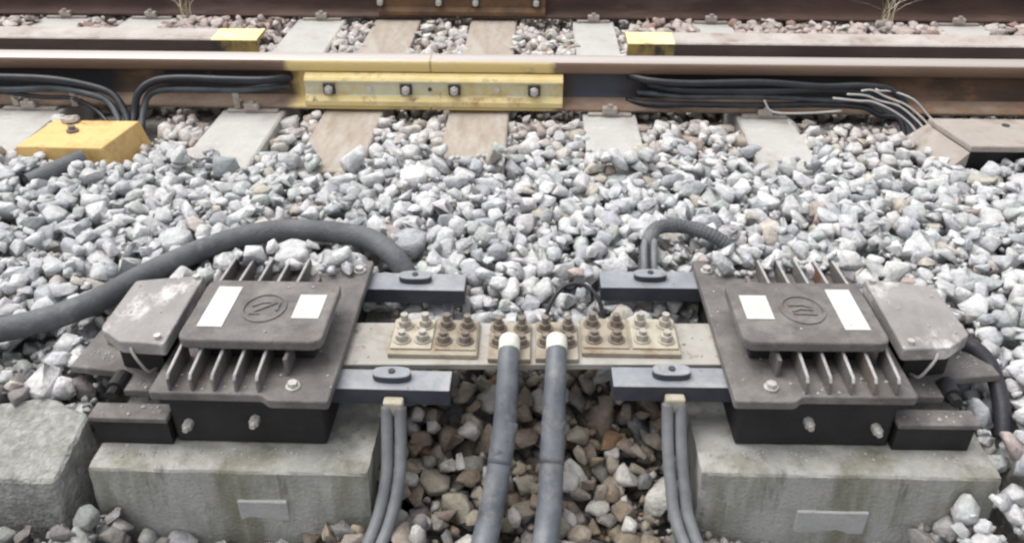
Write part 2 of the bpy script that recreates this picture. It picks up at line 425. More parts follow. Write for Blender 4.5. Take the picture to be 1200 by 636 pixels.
CELL = 0.0045
DX0, DX1, DY0, DY1 = -2.35, 2.35, 0.66, 3.62
def ballast():
    protos = make_protos()
    nbig = len(protos)
    protos += make_protos(12, 48, 0.019, 0.2, 0.013, 0.028, False)
    nx, ny = int((DX1 - DX0) / CELL), int((DY1 - DY0) / CELL)
    xs = DX0 + (np.arange(nx) + 0.5) * CELL
    ys = DY0 + (np.arange(ny) + 0.5) * CELL
    X, Y = np.meshgrid(xs, ys)
    T = target(X, Y)
    H = T - 0.075
    block = np.zeros(H.shape, bool)
    def rect(x0, x1, y0, y1): return (X > x0) & (X < x1) & (Y > y0) & (Y < y1)
    for xc, w, k in SLEEPERS:
        r = rect(xc - w / 2, xc + w / 2, S_Y0, S_Y1)
        H[r] = 0.0
        T[r] = -0.05
        lump = np.sin(X * 41 + xc * 9) + np.sin(X * 17 - Y * 23 + xc * 5)
        T[r & (Y < S_Y0 + 0.035 + 0.025 * lump)] = 0.04

    for y0, y1 in ((2.385, 2.545), (3.325, 3.5)): block |= rect(-9, 9, y0, y1)
    block |= rect(-9, -0.90, 2.68, 2.83) | rect(0.285, 9, 2.68, 2.83)
    def under(mx, y0, y1, z):
        r = mx & (Y > y0) & (Y < y1)
        T[r] = np.minimum(T[r], z)
    # the two bonds, their blocks and outer boxes
    for sx, dy in ((-1, 0.0), (1, 0.022)):
        Xs = X * sx
        u = Xs
        block |= (u > 0.265) & (u < 0.775) & (Y > 0.985 + dy) & (Y < 1.405 + dy)
        fl = (u > 0.32) & (u < 0.63) & (Y > 1.405 + dy) & (Y < 1.475 + dy)
        H[fl] = 0.055; T[fl] = 0.075
        under(np.abs(u - 0.235) < 0.12, 1.37 + dy, 1.49 + dy, -0.035)
        under((u > 0.60) & (u < 0.84), 1.03 + dy, 1.36 + dy, -0.035)
        block |= (u > 0.55) & (u < 0.775) & (Y > 0.985 + dy) & (Y < 1.32 + dy)
    # under the lead and power cables
    for pts, rr in CABLES:
        for p in smooth_path(pts, 8):
            near_c = ((X - p.x) ** 2 + (Y - p.y) ** 2) < (rr + 0.012) ** 2
            T[near_c] = np.minimum(T[near_c], p.z - rr - 0.02)
    H = np.minimum(H, T - 0.05)
    # broken concrete block, cable covers, hoses
    block |= rect(-1.12, -0.755, 0.94, 1.10)
    block |= rect(-1.36, -1.10, 2.03, 2.39) | rect(1.12, 1.7, 2.105, 2.39)
    def hose_mask(pts, r):
        nonlocal block
        for p in smooth_path(pts, 8):
            block |= ((X - p.x) ** 2 + (Y - p.y) ** 2) < r * r
    hose_mask([(-1.265, 1.885, 0), (-1.215, 1.935, 0), (-1.165, 1.985, 0)], 0.02)
    hose_mask(HOSE_L, 0.022); hose_mask(HOSE_R, 0.015)
    # only where the place can be seen from the camera and a step to its side
    keep = np.abs(X) < 0.95 + 0.52 * Y
    stones = []
    act = np.argwhere(keep & ~block)
    budget = 26000
    fails = 0
    cand = act[rng.integers(0, len(act), size=(budget, 7))]
    fines = 9000
    cand = np.concatenate([cand, act[rng.integers(0, len(act), size=(fines, 7))]])
    pid = np.concatenate([rng.integers(0, nbig, size=budget), rng.integers(nbig, len(protos), size=fines)])
    for i in range(budget + fines):
        cd = cand[i]
        need = T[cd[:, 0], cd[:, 1]] - H[cd[:, 0], cd[:, 1]]
        b = int(np.argmax(need))
        if need[b] < 0.004:
            continue
        cy, cx = int(cd[b, 0]), int(cd[b, 1])
        v, F, m, top, bot, ok, size = protos[int(pid[i])]
        y0, y1, x0, x1 = cy - m[1], cy + m[1] + 1, cx - m[0], cx + m[0] + 1
        if y0 < 0 or x0 < 0 or y1 > ny or x1 > nx: continue
        bl = block[y0:y1, x0:x1]
        if (bl & ok).sum() > 3: continue
        h = H[y0:y1, x0:x1]
        gap = (h - bot)[ok]
        z = float(np.percentile(gap, 86))
        t = z + float(top.max())
        tl = float(T[cy, cx])
        if i >= budget and t > tl + 0.01: continue
        if t > tl + 0.024:
            z2 = tl + 0.024 - float(top.max())
            if z - z2 > 0.012: continue
            z = z2
        H[y0:y1, x0:x1] = np.where(ok, np.maximum(h, z + top), h)
        stones.append((int(pid[i]), float(xs[cx]), float(ys[cy]), z))
    # how large each one shows in the photograph
    camp = np.array(cam.location)
    score = []
    cp, sp = math.cos(R(32.5)), math.sin(R(32.5))
    for p, x, y, z in stones:
        v, F, m, top, bot, ok, size = protos[p]
        cx = int(round((x - DX0) / CELL - 0.5)); cy = int(round((y - DY0) / CELL - 0.5))
        y0, y1, x0, x1 = cy - m[1], cy + m[1] + 1, cx - m[0], cx + m[0] + 1
        vis = (ok & (z + top >= H[y0:y1, x0:x1] - 0.0015)).sum()
        d = np.array([x, y, z]) - camp
        w = d[1] * cp - d[2] * sp
        px, py = x / w, (d[1] * sp + d[2] * cp) / w
        if vis < 12 or abs(px - 0.03 * 1) > 0.58 or abs(py) > 0.31: score.append(0.0)
        else: score.append(vis * CELL * CELL / w ** 2)
    rank = np.argsort(-np.array(score))
    single = set(rank[:300].tolist())

    pal_mid = [((0.49, 0.493, 0.495), 0.46), ((0.55, 0.55, 0.545), 0.30), ((0.38, 0.39, 0.405), 0.14), ((0.44, 0.41, 0.36), 0.05), ((0.42, 0.44, 0.425), 0.09)]
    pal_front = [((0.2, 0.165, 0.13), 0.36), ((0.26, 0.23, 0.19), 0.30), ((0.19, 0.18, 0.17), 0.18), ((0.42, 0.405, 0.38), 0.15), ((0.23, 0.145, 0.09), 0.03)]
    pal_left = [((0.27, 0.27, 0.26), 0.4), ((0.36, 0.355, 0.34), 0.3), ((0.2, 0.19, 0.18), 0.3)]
    pal_track = [((0.47, 0.44, 0.415), 0.4), ((0.56, 0.54, 0.52), 0.35), ((0.38, 0.33, 0.29), 0.2)]
    pal_dust = [((0.40, 0.34, 0.31), 0.5), ((0.47, 0.42, 0.39), 0.4), ((0.28, 0.2, 0.17), 0.1)]
    def pick(pal):
        w = np.array([p[1] for p in pal]); w = w / w.sum()
        c = np.array(pal[rng.choice(len(pal), p=w)][0])
        return np.clip(c * rng.uniform(0.88, 1.1) + rng.normal(scale=0.004, size=3), 0.02, 0.75)
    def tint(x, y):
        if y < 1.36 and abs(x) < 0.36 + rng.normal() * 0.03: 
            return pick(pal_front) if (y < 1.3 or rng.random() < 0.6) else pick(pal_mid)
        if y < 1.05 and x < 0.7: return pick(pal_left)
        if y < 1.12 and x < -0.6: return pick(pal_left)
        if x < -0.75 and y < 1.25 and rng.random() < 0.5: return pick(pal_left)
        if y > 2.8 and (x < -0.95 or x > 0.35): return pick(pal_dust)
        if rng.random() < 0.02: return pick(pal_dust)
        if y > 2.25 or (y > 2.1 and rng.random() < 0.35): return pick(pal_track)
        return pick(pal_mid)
    Vs, Fs, Cs, off = [], [], [], 0
    for k, (p, x, y, z) in enumerate(stones):
        v, F = protos[p][0], protos[p][1]
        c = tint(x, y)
        if k in single:
            me = bpy.data.meshes.new('ballast_stone')
            me.from_pydata(v.tolist(), [], F.tolist())
            at = me.attributes.new('tint', 'FLOAT_COLOR', 'POINT')
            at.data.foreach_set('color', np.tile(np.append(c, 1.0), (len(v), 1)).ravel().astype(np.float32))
            me.materials.append(M['stone'])
            me.polygons.foreach_set('use_smooth', np.ones(len(F), bool))
            link('ballast_stone', me, G, (x, y, z))
        else:
            Vs.append(v + np.array([x, y, z])); Fs.append(F + off); off += len(v)
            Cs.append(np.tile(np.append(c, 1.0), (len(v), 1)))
    V = np.concatenate(Vs).astype(np.float32); F = np.concatenate(Fs).astype(np.int32); Cc = np.concatenate(Cs).astype(np.float32)
    me = bpy.data.meshes.new('ballast')
    me.vertices.add(len(V)); me.vertices.foreach_set('co', V.ravel())
    me.loops.add(F.size); me.loops.foreach_set('vertex_index', F.ravel())
    me.polygons.add(len(F)); me.polygons.foreach_set('loop_start', np.arange(0, F.size, 3, dtype=np.int32))
    me.update(calc_edges=True)
    at = me.attributes.new('tint', 'FLOAT_COLOR', 'POINT'); at.data.foreach_set('color', Cc.ravel())
    me.materials.append(M['stone'])
    me.polygons.foreach_set('use_smooth', np.ones(len(F), bool))
    o = link('ballast', me, G)
    o['kind'] = 'stuff'
    print('stones', len(stones), 'tris', len(F))

HOSE_L = [(-1.6, 1.12, 0.012), (-1.25, 1.17, 0.018), (-0.99, 1.25, 0.026), (-0.865, 1.325, 0.03), (-0.776, 1.45, 0.034), (-0.668, 1.555, 0.04), (-0.553, 1.605, 0.044), (-0.42, 1.60, 0.042), (-0.342, 1.578, 0.034), (-0.285, 1.53, 0.012), (-0.2555, 1.50, -0.03)]
HOSE_R = [(0.236, 1.53, 0.0), (0.243, 1.575, 0.035), (0.268, 1.628, 0.05), (0.33, 1.645, 0.045), (0.385, 1.62, 0.04), (0.43, 1.60, 0.015), (0.455, 1.59, -0.02)]
HOSE_B = [(0.775, 1.275, 0.015), (0.80, 1.262, 0.02), (0.822, 1.232, 0.005), (0.828, 1.19, -0.02), (0.825, 1.15, -0.045), (0.82, 1.12, -0.07)]
PC_L = [(-0.040, 1.200, 0.056), (-0.041, 1.165, 0.047), (-0.042, 1.115, 0.012), (-0.047, 1.055, -0.045), (-0.060, 0.985, -0.105), (-0.074, 0.92, -0.145), (-0.095, 0.80, -0.17), (-0.12, 0.6, -0.18)]
PC_R = [(0.043, 1.204, 0.056), (0.042, 1.17, 0.047), (0.040, 1.12, 0.012), (0.037, 1.06, -0.045), (0.033, 0.99, -0.105), (0.025, 0.92, -0.145), (0.01, 0.80, -0.17), (-0.01, 0.6, -0.18)]
LD_L = [(-0.232, 1.086, 0.004), (-0.232, 1.075, -0.02), (-0.231, 1.052, -0.06), (-0.232, 1.02, -0.10), (-0.243, 0.97, -0.145), (-0.268, 0.89, -0.175), (-0.30, 0.78, -0.19)]
LD_R = [(0.243, 1.108, 0.004), (0.243, 1.095, -0.02), (0.244, 1.065, -0.06), (0.248, 1.03, -0.10), (0.256, 0.98, -0.145), (0.285, 0.90, -0.175), (0.33, 0.80, -0.19)]
CABLES = [(PC_L, 0.024), (PC_R, 0.024), (LD_L, 0.019), (LD_R, 0.019), (HOSE_B, 0.02)]
ballast()

# ------------------------------------------------------------------ sleepers
SL = {-0.845: 'pale concrete sleeper left of the two brown wooden sleepers', -0.546: 'weathered brown wooden sleeper below the left half of the yellow joint', -0.17: 'weathered brown wooden sleeper below the right half of the yellow joint',
      0.218: 'whitish concrete sleeper just right of the yellow rail joint', 0.672: 'whitish concrete sleeper below the black cable bundle on the right',
      -1.86: 'concrete sleeper at the far left edge', -1.52: 'concrete sleeper left of the yellow cable cover', 1.62: 'concrete sleeper right of the grey cable cover', 2.05: 'concrete sleeper at the far right edge'}
for xc, w, k in SLEEPERS:
    nm = 'wooden_sleeper' if k == 'w' else 'concrete_sleeper'
    s = empty(nm, (xc, 2.9, 0), SL[xc], 'sleeper', 'sleepers under the track')
    bm = bx(-w / 2, w / 2, S_Y0 - 2.9, S_Y1 - 2.9, -0.15, 0.0, bev=0.006)
    for v in bm.verts:
        v.co += Vector((random.gauss(0, 0.0012), random.gauss(0, 0.0012), random.gauss(0, 0.0008)))
    ob('beam', bm, 'wood' if k == 'w' else 'concrete_sleeper', s)
    for yr in ((2.463, 3.41) if k == 'c' else ()):
        ob('tie_plate', bx(-w * 0.4, w * 0.4, yr - 2.9 - 0.085, yr - 2.9 + 0.085, 0.0005, 0.009, bev=0.002), 'clip', s)
        for sy in (-1, 1):
            bm = bmesh.new()
            box(bm, -0.022, 0.022, yr - 2.9 + sy * 0.079 - 0.012, yr - 2.9 + sy * 0.079 + 0.012, 0.0095, 0.03, bev=0.004)
            cyl(bm, (0, yr - 2.9 + sy * 0.083, 0.033), 0.009, 0.010, 6)
            ob('rail_clip', bm, 'clip', s)

# ------------------------------------------------------------------ rails
def rail_profile():
    """half section (y outwards, z), from the foot to the running surface"""
    return [(0.0, 0.0), (0.070, 0.0), (0.070, 0.010), (0.045, 0.018), (0.020, 0.030), (0.010, 0.045), (0.0085, 0.075), (0.0105, 0.104), (0.018, 0.114), (0.033, 0.119), (0.0365, 0.124), (0.0365, 0.150), (0.034, 0.157), (0.027, 0.1605), (0.0, 0.162)]
RS = 0.865     # section height against the full-size one

def rail(name, x0, x1, yc, z0, mats, label, step=0.25):
    hp = rail_profile()
    sec = [(-y, z) for y, z in hp] + [(y, z) for y, z in hp[::-1][1:-1]]
    n = len(sec)
    bm = bmesh.new()
    nx = max(2, int((x1 - x0) / step))
    rings = []
    for i in range(nx + 1):
        x = x0 + (x1 - x0) * i / nx
        rings.append([bm.verts.new((x, yc + y, z0 + z * RS)) for y, z in sec])
    for i in range(nx):
        for k in range(n):
            f = bm.faces.new((rings[i][k], rings[i][(k + 1) % n], rings[i + 1][(k + 1) % n], rings[i + 1][k]))
            zm = (sec[k][1] + sec[(k + 1) % n][1]) / 2
            f.material_index = 2 if zm > 0.1585 else (1 if zm > 0.121 else (3 if zm < 0.026 else 0))
            f.smooth = True
    for rg in (rings[0][::-1], rings[-1]): bm.faces.new([bm.verts.new(v.co) for v in rg])
    o = ob(name, bm, mats)
    return tag(o, label, 'rail')

RZ = 0.0095
YR = 2.463
near = ['rail_rust', 'rail_side', 'rail_top', 'rail_foot']
far = ['far_rust', 'far_rust', 'rail_top', 'far_rust']
XJ = -0.312
rail('running_rail', -6, XJ - 0.003, YR, RZ, near, 'rusty near rail left of the yellow joint, polished on top')
rail('running_rail', XJ + 0.003, 6, YR, RZ, near, 'rusty near rail right of the yellow joint, polished on top')
rail('running_rail', -6, XJ - 0.003, 3.41, RZ, far, 'dark brown far rail across the top left')
rail('running_rail', XJ + 0.003, 6, 3.41, RZ, far, 'dark brown far rail across the top right')

def joint(yc, x0, x1, label, pm, lm, far=False):
    t = empty('joint_bar', ((x0 + x1) / 2, yc, RZ), label, 'rail joint')
    xa, xb = x0 - (x0 + x1) / 2, x1 - (x0 + x1) / 2
    sec = [(-0.012, 0.1115), (-0.034, 0.1165), (-0.056, 0.106), (-0.062, 0.098), (-0.0625, 0.093), (-0.058, 0.091), (-0.058, 0.048), (-0.063, 0.044), (-0.074, 0.030), (-0.0745, 0.014), (-0.071, 0.0125), (-0.046, 0.0205), (-0.02, 0.034), (-0.012, 0.05)]
    bm = bmesh.new()
    rings = []
    nx = 16
    for i in range(nx + 1):
        x = xa + (xb - xa) * i / nx
        rings.append([bm.verts.new((x, y, z * RS)) for y, z in sec])
    n = len(sec)
    for i in range(nx):
        for k in range(n):
            f = bm.faces.new((rings[i][k], rings[i][(k + 1) % n], rings[i + 1][(k + 1) % n], rings[i + 1][k]))
            f.material_index = 1 if 3 <= k <= 6 else 0
    bm.faces.new(rings[0][::-1]); bm.faces.new(rings[-1])
    ob('plate', bm, [pm, lm], t)
    cx = (x0 + x1) / 2
    for x in (-0.612, -0.384, -0.241, -0.006):
        b = ob('bolt', bx(x - cx - 0.018, x - cx + 0.018, -0.065, -0.0582, 0.044, 0.076, bev=0.002), 'bolt_dark', t)
        bm = bmesh.new(); cyl(bm, (x - cx, -0.072, 0.060), 0.0125, 0.013, 6, 'Y'); cyl(bm, (x - cx, -0.081, 0.060), 0.007, 0.012, 10, 'Y')
        ob('nut', bm, 'bolt_zinc', b)
    if not far:
        for x in (-0.493, -0.117):
            bm = bmesh.new(); cyl(bm, (x - cx, -0.060, 0.060), 0.009, 0.005, 12, 'Y')
            ob('rivet', bm, 'label', t)
        bm = bmesh.new(); cyl(bm, (-0.314 - cx, -0.060, 0.060), 0.006, 0.004, 10, 'Y')
        ob('rivet', bm, 'bolt_dark', t)
    prof = rail_profile()
    bm = bmesh.new()
    sec = [(-y * 0.985, (z * 0.995 + 0.0004) * RS) for y, z in prof] + [(y * 0.985, (z * 0.995 + 0.0004) * RS) for y, z in prof[::-1][1:-1]]
    a = [bm.verts.new((XJ - cx - 0.0029, y, z)) for y, z in sec]; b = [bm.verts.new((XJ - cx + 0.0029, y, z)) for y, z in sec]
    bm.faces.new(a[::-1]); bm.faces.new(b)
    for k in range(len(sec)): bm.faces.new((a[k], a[(k + 1) % len(sec)], b[(k + 1) % len(sec)], b[k]))
    ob('end_post', bm, 'insulator', t)
joint(YR, -0.685, 0.078, 'yellow painted insulated rail joint with four dark bolts on the near rail', 'yellow', 'yellow_pale')
joint(3.41, -0.62, 0.03, 'rusty brown rail joint on the far rail at the top', 'far_joint', 'far_joint', True)

# guard angles inside the track, each with a painted end
def guard(x0, x1, end, label):
    t = empty('guard_angle', ((x0 + x1) / 2, 2.70, 0), label, 'guard rail', 'guard angles inside the track')
    c = (x0 + x1) / 2
    e0 = end * 1.0
    inner = e0 - 0.15 if x0 < -2 else e0 + 0.15
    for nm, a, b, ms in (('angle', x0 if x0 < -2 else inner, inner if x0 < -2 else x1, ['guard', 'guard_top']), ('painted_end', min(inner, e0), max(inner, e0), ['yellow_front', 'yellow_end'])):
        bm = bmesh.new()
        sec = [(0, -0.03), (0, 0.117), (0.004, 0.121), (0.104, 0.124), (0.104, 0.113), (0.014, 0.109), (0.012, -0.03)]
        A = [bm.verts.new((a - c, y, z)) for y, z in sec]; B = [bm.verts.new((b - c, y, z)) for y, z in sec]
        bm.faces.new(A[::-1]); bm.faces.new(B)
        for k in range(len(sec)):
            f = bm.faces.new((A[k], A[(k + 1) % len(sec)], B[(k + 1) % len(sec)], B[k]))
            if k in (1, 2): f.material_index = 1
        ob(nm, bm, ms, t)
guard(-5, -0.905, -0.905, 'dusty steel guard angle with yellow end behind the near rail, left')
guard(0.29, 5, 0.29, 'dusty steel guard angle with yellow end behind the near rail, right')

# ------------------------------------------------------------------ concrete foundation blocks
def found(name, x0, x1, y0, y1, label, plaque):
    t = empty(name, ((x0 + x1) / 2, (y0 + y1) / 2, -0.32), label, 'concrete block', 'concrete blocks under the bonds')
    cx, cy = (x0 + x1) / 2, (y0 + y1) / 2
    bm = bmesh.new()
    box(bm, x0 - cx, x1 - cx, y0 - cy, y1 - cy, 0.0, 0.2555)
    bmesh.ops.subdivide_edges(bm, edges=list(bm.edges), cuts=40, use_grid_fill=True)
    for v in bm.verts:
        nz = mnoise.noise(v.co * 14 + Vector((x0 * 10, 0, 0)))
        nz2 = mnoise.noise(v.co * 45 + Vector((x0 * 10, 5, 0)))
        edge = (abs(v.co.z - 0.2555) < 1e-4) + (min(abs(v.co.x - x0 + cx), abs(v.co.x - x1 + cx)) < 1e-4) + (min(abs(v.co.y - y0 + cy), abs(v.co.y - y1 + cy)) < 1e-4)
        chip = max(0.0, mnoise.noise(v.co * 22 + Vector((3, x0 * 7, 0))) - 0.12) * (0.009 if edge > 1 else 0.0) + (0.002 if edge > 1 else 0)
        v.co += Vector((0.0015 * nz2, 0.0025 * nz + 0.0005 * nz2, 0.0012 * nz2))
        v.co -= Vector((math.copysign(chip, v.co.x) if edge > 2 else 0, math.copysign(chip, v.co.y), chip * 0.8 if v.co.z > 0.2 else 0))
        if v.co.y < 0: v.co.y -= 0.025 * (0.2555 - v.co.z) / 0.2555
    ob('body', bm, 'concrete', t)
    px, pz, pw, ph = plaque
    yy = y0 - cy - 0.025 * (0.2555 - pz) / 0.2555
    bm = bx(px - cx - pw / 2, px - cx + pw / 2, yy - 0.0022, yy + 0.02, pz - ph / 2, pz + ph / 2, bev=0.0025)
    ob('cast_panel', bm, 'concrete_pale', t)
found('foundation_block', -0.735, -0.268, 0.998, 1.50, 'mossy concrete block under the left bond', (-0.45, 0.172, 0.085, 0.045))
found('foundation_block', 0.283, 0.772, 1.018, 1.52, 'pale concrete block under the right bond', (0.51, 0.15, 0.12, 0.06))

bm = bmesh.new()
prism(bm, [(-1.12, 0.945), (-0.772, 0.95), (-0.762, 1.085), (-0.85, 1.128), (-1.10, 1.075)], -0.26, -0.04)
for v in bm.verts:
    if v.co.z > -0.1:
        v.co.z += 0.014 if v.co.y > 1.05 else -0.022
        if v.co.y < 1: v.co.y += 0.012
bmesh.ops.bevel(bm, geom=list(bm.edges), offset=0.005, segments=1, affect='EDGES')
bmesh.ops.triangulate(bm, faces=bm.faces)
bmesh.ops.subdivide_edges(bm, edges=[e for e in bm.edges if e.calc_length() > 0.03], cuts=9, use_grid_fill=True)
for v in bm.verts:
    d = Vector((mnoise.noise(v.co * 18), mnoise.noise(v.co * 18 + Vector((9, 0, 0))), mnoise.noise(v.co * 18 + Vector((0, 9, 0)))))
    d2 = Vector((mnoise.noise(v.co * 60), mnoise.noise(v.co * 60 + Vector((9, 0, 0))), mnoise.noise(v.co * 60 + Vector((0, 9, 0)))))
    v.co += d * 0.002 + d2 * 0.0028
tag(ob('concrete_slab', bm, 'concrete_rough'), 'rough tilted concrete slab at the lower left edge', 'concrete block')

# ------------------------------------------------------------------ impedance bonds
FIN_U = [0.5925, 0.5555, 0.519, 0.4825, 0.4455]
def bond(sx, dy, label):
    t = empty('impedance_bond', (sx * 0.47, 1.25 + dy, -0.05), label, 'impedance bond', 'impedance bonds on the concrete blocks')
    def B(name, u0, u1, y0, y1, z0, z1, m, bev=0.0, par=None, seg=2):
        a, b = sorted((sx * u0, sx * u1))
        o = ob(name, bx(a, b, y0, y1, z0, z1, bev=bev, seg=seg), m, par or t)
        return o
    def PR(name, pts, z0, z1, m, bev=0.0, bv=0.0, par=None):
        bm = bmesh.new()
        P = [(sx * u, y) for u, y in pts]
        prism(bm, P, z0, z1, bev=bev, bev_vert=bv)
        return ob(name, bm, m, par or t)
    def off():      # children use absolute scene numbers: undo the parent's place
        for o in [o for o in C.objects if o.parent is t]:
            o.location = Vector(o.location) - Vector(t.location) + Vector((0, dy, 0))
    # black case with a rim and feet
    case = B('case', 0.345, 0.605, 1.062, 1.448, -0.064, 0.0345, 'cast_dark', 0.006)
    for u, z in ((0.46, -0.006), (0.575, -0.018)):
        bm = bmesh.new(); cyl(bm, (sx * u, 1.0545, z), 0.0085, 0.016, 6, 'Y'); cyl(bm, (sx * u, 1.0435, z), 0.005, 0.008, 10, 'Y')
        ob('case_bolt', bm, 'bolt_zinc', t)
    # flange with a tab at the inner corners
    PR('flange', [(0.327, 1.040), (0.425, 1.040), (0.440, 1.054), (0.628, 1.054), (0.628, 1.462), (0.440, 1.462), (0.425, 1.474), (0.327, 1.474)], 0.035, 0.0525, 'cast', 0.003, 0.006)
    B('rim', 0.335, 0.618, 1.059, 1.453, 0.022, 0.0348, 'cast_dark', 0.003)
    # dark neck under the cover
    B('neck', 0.372, 0.575, 1.150, 1.272, 0.0527, 0.093, 'cast_dark', 0.004)
    for u in FIN_U:
        for ya, yb, tip in ((1.150, 1.0585, 1), (1.272, 1.435, -1)):
            bm = bmesh.new()
            pr = [(ya, 0.0529), (yb, 0.0529), (yb + tip * 0.002, 0.076), (yb + tip * 0.008, 0.083), (ya, 0.0925)]
            A = [bm.verts.new((sx * u - 0.0027, y, z)) for y, z in pr]; Bv = [bm.verts.new((sx * u + 0.0027, y, z)) for y, z in pr]
            bm.faces.new(A); bm.faces.new(Bv[::-1])
            for k in range(5): bm.faces.new((A[k], A[(k + 1) % 5], Bv[(k + 1) % 5], Bv[k]))
            bmesh.ops.recalc_face_normals(bm, faces=bm.faces)
            bmesh.ops.bevel(bm, geom=list(bm.edges), offset=0.0012, segments=1, affect='EDGES')
            bm.normal_update()
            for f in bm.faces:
                if f.normal.z > 0.5 or (tip * f.normal.y < -0.5 and f.normal.z > 0.25): f.material_index = 1  # upward faces coloured paler as a painted highlight
            ob('fin', bm, ['cast_rust' if (sx > 0 and abs(u - 0.5555) < 0.01) else 'cast', 'fin_highlight'], t)
    for ya, yb in ((1.150, 1.102), (1.272, 1.36)):     # the shorter fin by the inner corner
        bm = bx(sx * 0.409 - 0.0035, sx * 0.409 + 0.0035, min(ya, yb), max(ya, yb), 0.0529, 0.0885, bev=0.0015)
        ob('fin', bm, 'cast', t)
    # cover: rounded plate with a skirt
    cov = PR('cover', [(0.350, 1.119), (0.594, 1.119), (0.594, 1.302), (0.350, 1.302)], 0.0925, 0.1125, 'cast', 0.004, 0.02)
    l1 = ob('label_plate', bx(*sorted((sx * 0.527, sx * 0.570)), 1.155, 1.277, 0.1127, 0.1138), 'label', cov)
    l2 = ob('label_plate', bx(*sorted((sx * 0.368, sx * 0.4155)), 1.184, 1.256, 0.1127, 0.1138), 'label', cov)
    # raised maker's emblem: ring with slanted strokes
    bm = bmesh.new()
    ec = Vector((sx * 0.470, 1.213, 0.113))
    seg = 36
    for r0, r1 in ((0.0345, 0.0385),):
        ri = []
        for k in range(seg):
            a = 2 * math.pi * k / seg
            ri.append([bm.verts.new(ec + Vector((rr * math.cos(a), rr * math.sin(a) * 1.12, zz))) for rr, zz in ((r0, -0.0002), (r0, 0.002), (r1, 0.002), (r1, -0.0002))])
        for k in range(seg):
            for j in range(4):
                bm.faces.new((ri[k][j], ri[(k + 1) % seg][j], ri[(k + 1) % seg][(j + 1) % 4], ri[k][(j + 1) % 4]))
    def stroke(x0, y0, x1, y1, w=0.0042):
        d = Vector((x1 - x0, y1 - y0, 0)); n = Vector((-d.y, d.x, 0)).normalized() * w / 2
        p = [Vector((x0, y0, 0)) + n, Vector((x1, y1, 0)) + n, Vector((x1, y1, 0)) - n, Vector((x0, y0, 0)) - n]
        lo = [bm.verts.new(ec + q + Vector((0, 0, -0.0002))) for q in p]; hi = [bm.verts.new(ec + q + Vector((0, 0, 0.002))) for q in p]
        bm.faces.new(hi); bm.faces.new(lo[::-1])
        for k in range(4): bm.faces.new((lo[k], lo[(k + 1) % 4], hi[(k + 1) % 4], hi[k]))
    if sx < 0:
        stroke(-0.02, -0.016, 0.016, 0.014); stroke(-0.004, 0.016, 0.021, 0.016); stroke(0.0235, 0.018, 0.0235, -0.008); stroke(-0.022, 0.004, -0.006, 0.016); stroke(-0.022, -0.018, -0.004, -0.018)
    else:
        stroke(-0.022, 0.012, 0.004, 0.014); stroke(0.004, 0.014, 0.018, 0.006); stroke(-0.018, -0.012, 0.022, -0.014); stroke(-0.018, -0.006, -0.004, 0.002); stroke(-0.004, 0.002, 0.018, 0.000)
    ob('emblem', bm, 'cast', cov)
    # flange bolts
    for u, y in ((0.392, 1.074), (0.348, 1.43)):
        bm = bmesh.new(); cyl(bm, (sx * u, y, 0.0545), 0.012, 0.0036, 16); cyl(bm, (sx * u, y, 0.0595), 0.0085, 0.009, 6)
        ob('flange_bolt', bm, 'bolt_zinc', t)
    # outer terminal box: body, chamfered lid, base plate, lugs
    PR('terminal_box', [(0.640, 1.150), (0.722, 1.165), (0.722, 1.305), (0.640, 1.318)], 0.012, 0.074, 'cast_dark', 0.003)
    lid = PR('lid', [(0.616, 1.121), (0.694, 1.126), (0.742, 1.163), (0.742, 1.312), (0.620, 1.336)], 0.0742, 0.1, 'chalky', 0.003, 0.006)
    bm = bmesh.new()
    for u, y in ((0.630, 1.322), (0.632, 1.137)): cyl(bm, (sx * u, y, 0.1035), 0.006, 0.007, 8)
    ob('screw', bm, 'bolt_zinc', lid)
    PR('base_plate', [(0.625, 1.105), (0.70, 1.105), (0.70, 1.150), (0.822, 1.165), (0.815, 1.275), (0.77, 1.32), (0.625, 1.335)], -0.004, 0.012, 'cast', 0.003)
    bm = bmesh.new(); cyl(bm, (sx * 0.765, 1.245, 0.03), 0.022, 0.036, 14); cyl(bm, (sx * 0.765, 1.245, 0.054), 0.013, 0.014, 8)
    ob('gland', bm, 'cast', t)
    bm = bmesh.new(); cyl(bm, (sx * 0.715, 1.125, 0.010), 0.016, 0.035, 14, 'Y'); cyl(bm, (sx * 0.715, 1.100, 0.010), 0.010, 0.02, 8, 'Y')
    ob('gland', bm, 'cast_dark', t)
    ob('wire', tb([(sx * 0.676, 1.1245, 0.090), (sx * 0.672, 1.119, 0.080), (sx * 0.664, 1.117, 0.062), (sx * 0.656, 1.122, 0.040), (sx * 0.652, 1.142, 0.030)], 0.0026, 8, 6), 'wire_silver', t)
    PR('web_plate', [(0.605, 1.075), (0.66, 1.075), (0.66, 1.30), (0.605, 1.30)], -0.03, -0.006, 'cast_dark')
    # skid that carries the box
    bm = bmesh.new()
    a, b = sorted((sx * 0.607, sx * 0.741))
    box(bm, a, b, 1.049, 1.088, -0.012, -0.002, bev=0.002)
    box(bm, a + 0.003, b - 0.003, 1.055, 1.078, -0.064, -0.0122)
    for f in bm.faces:
        if f.calc_center_median().z < -0.0122: f.material_index = 1
    ob('skid', bm, ['cast', 'cast_dark'], t)
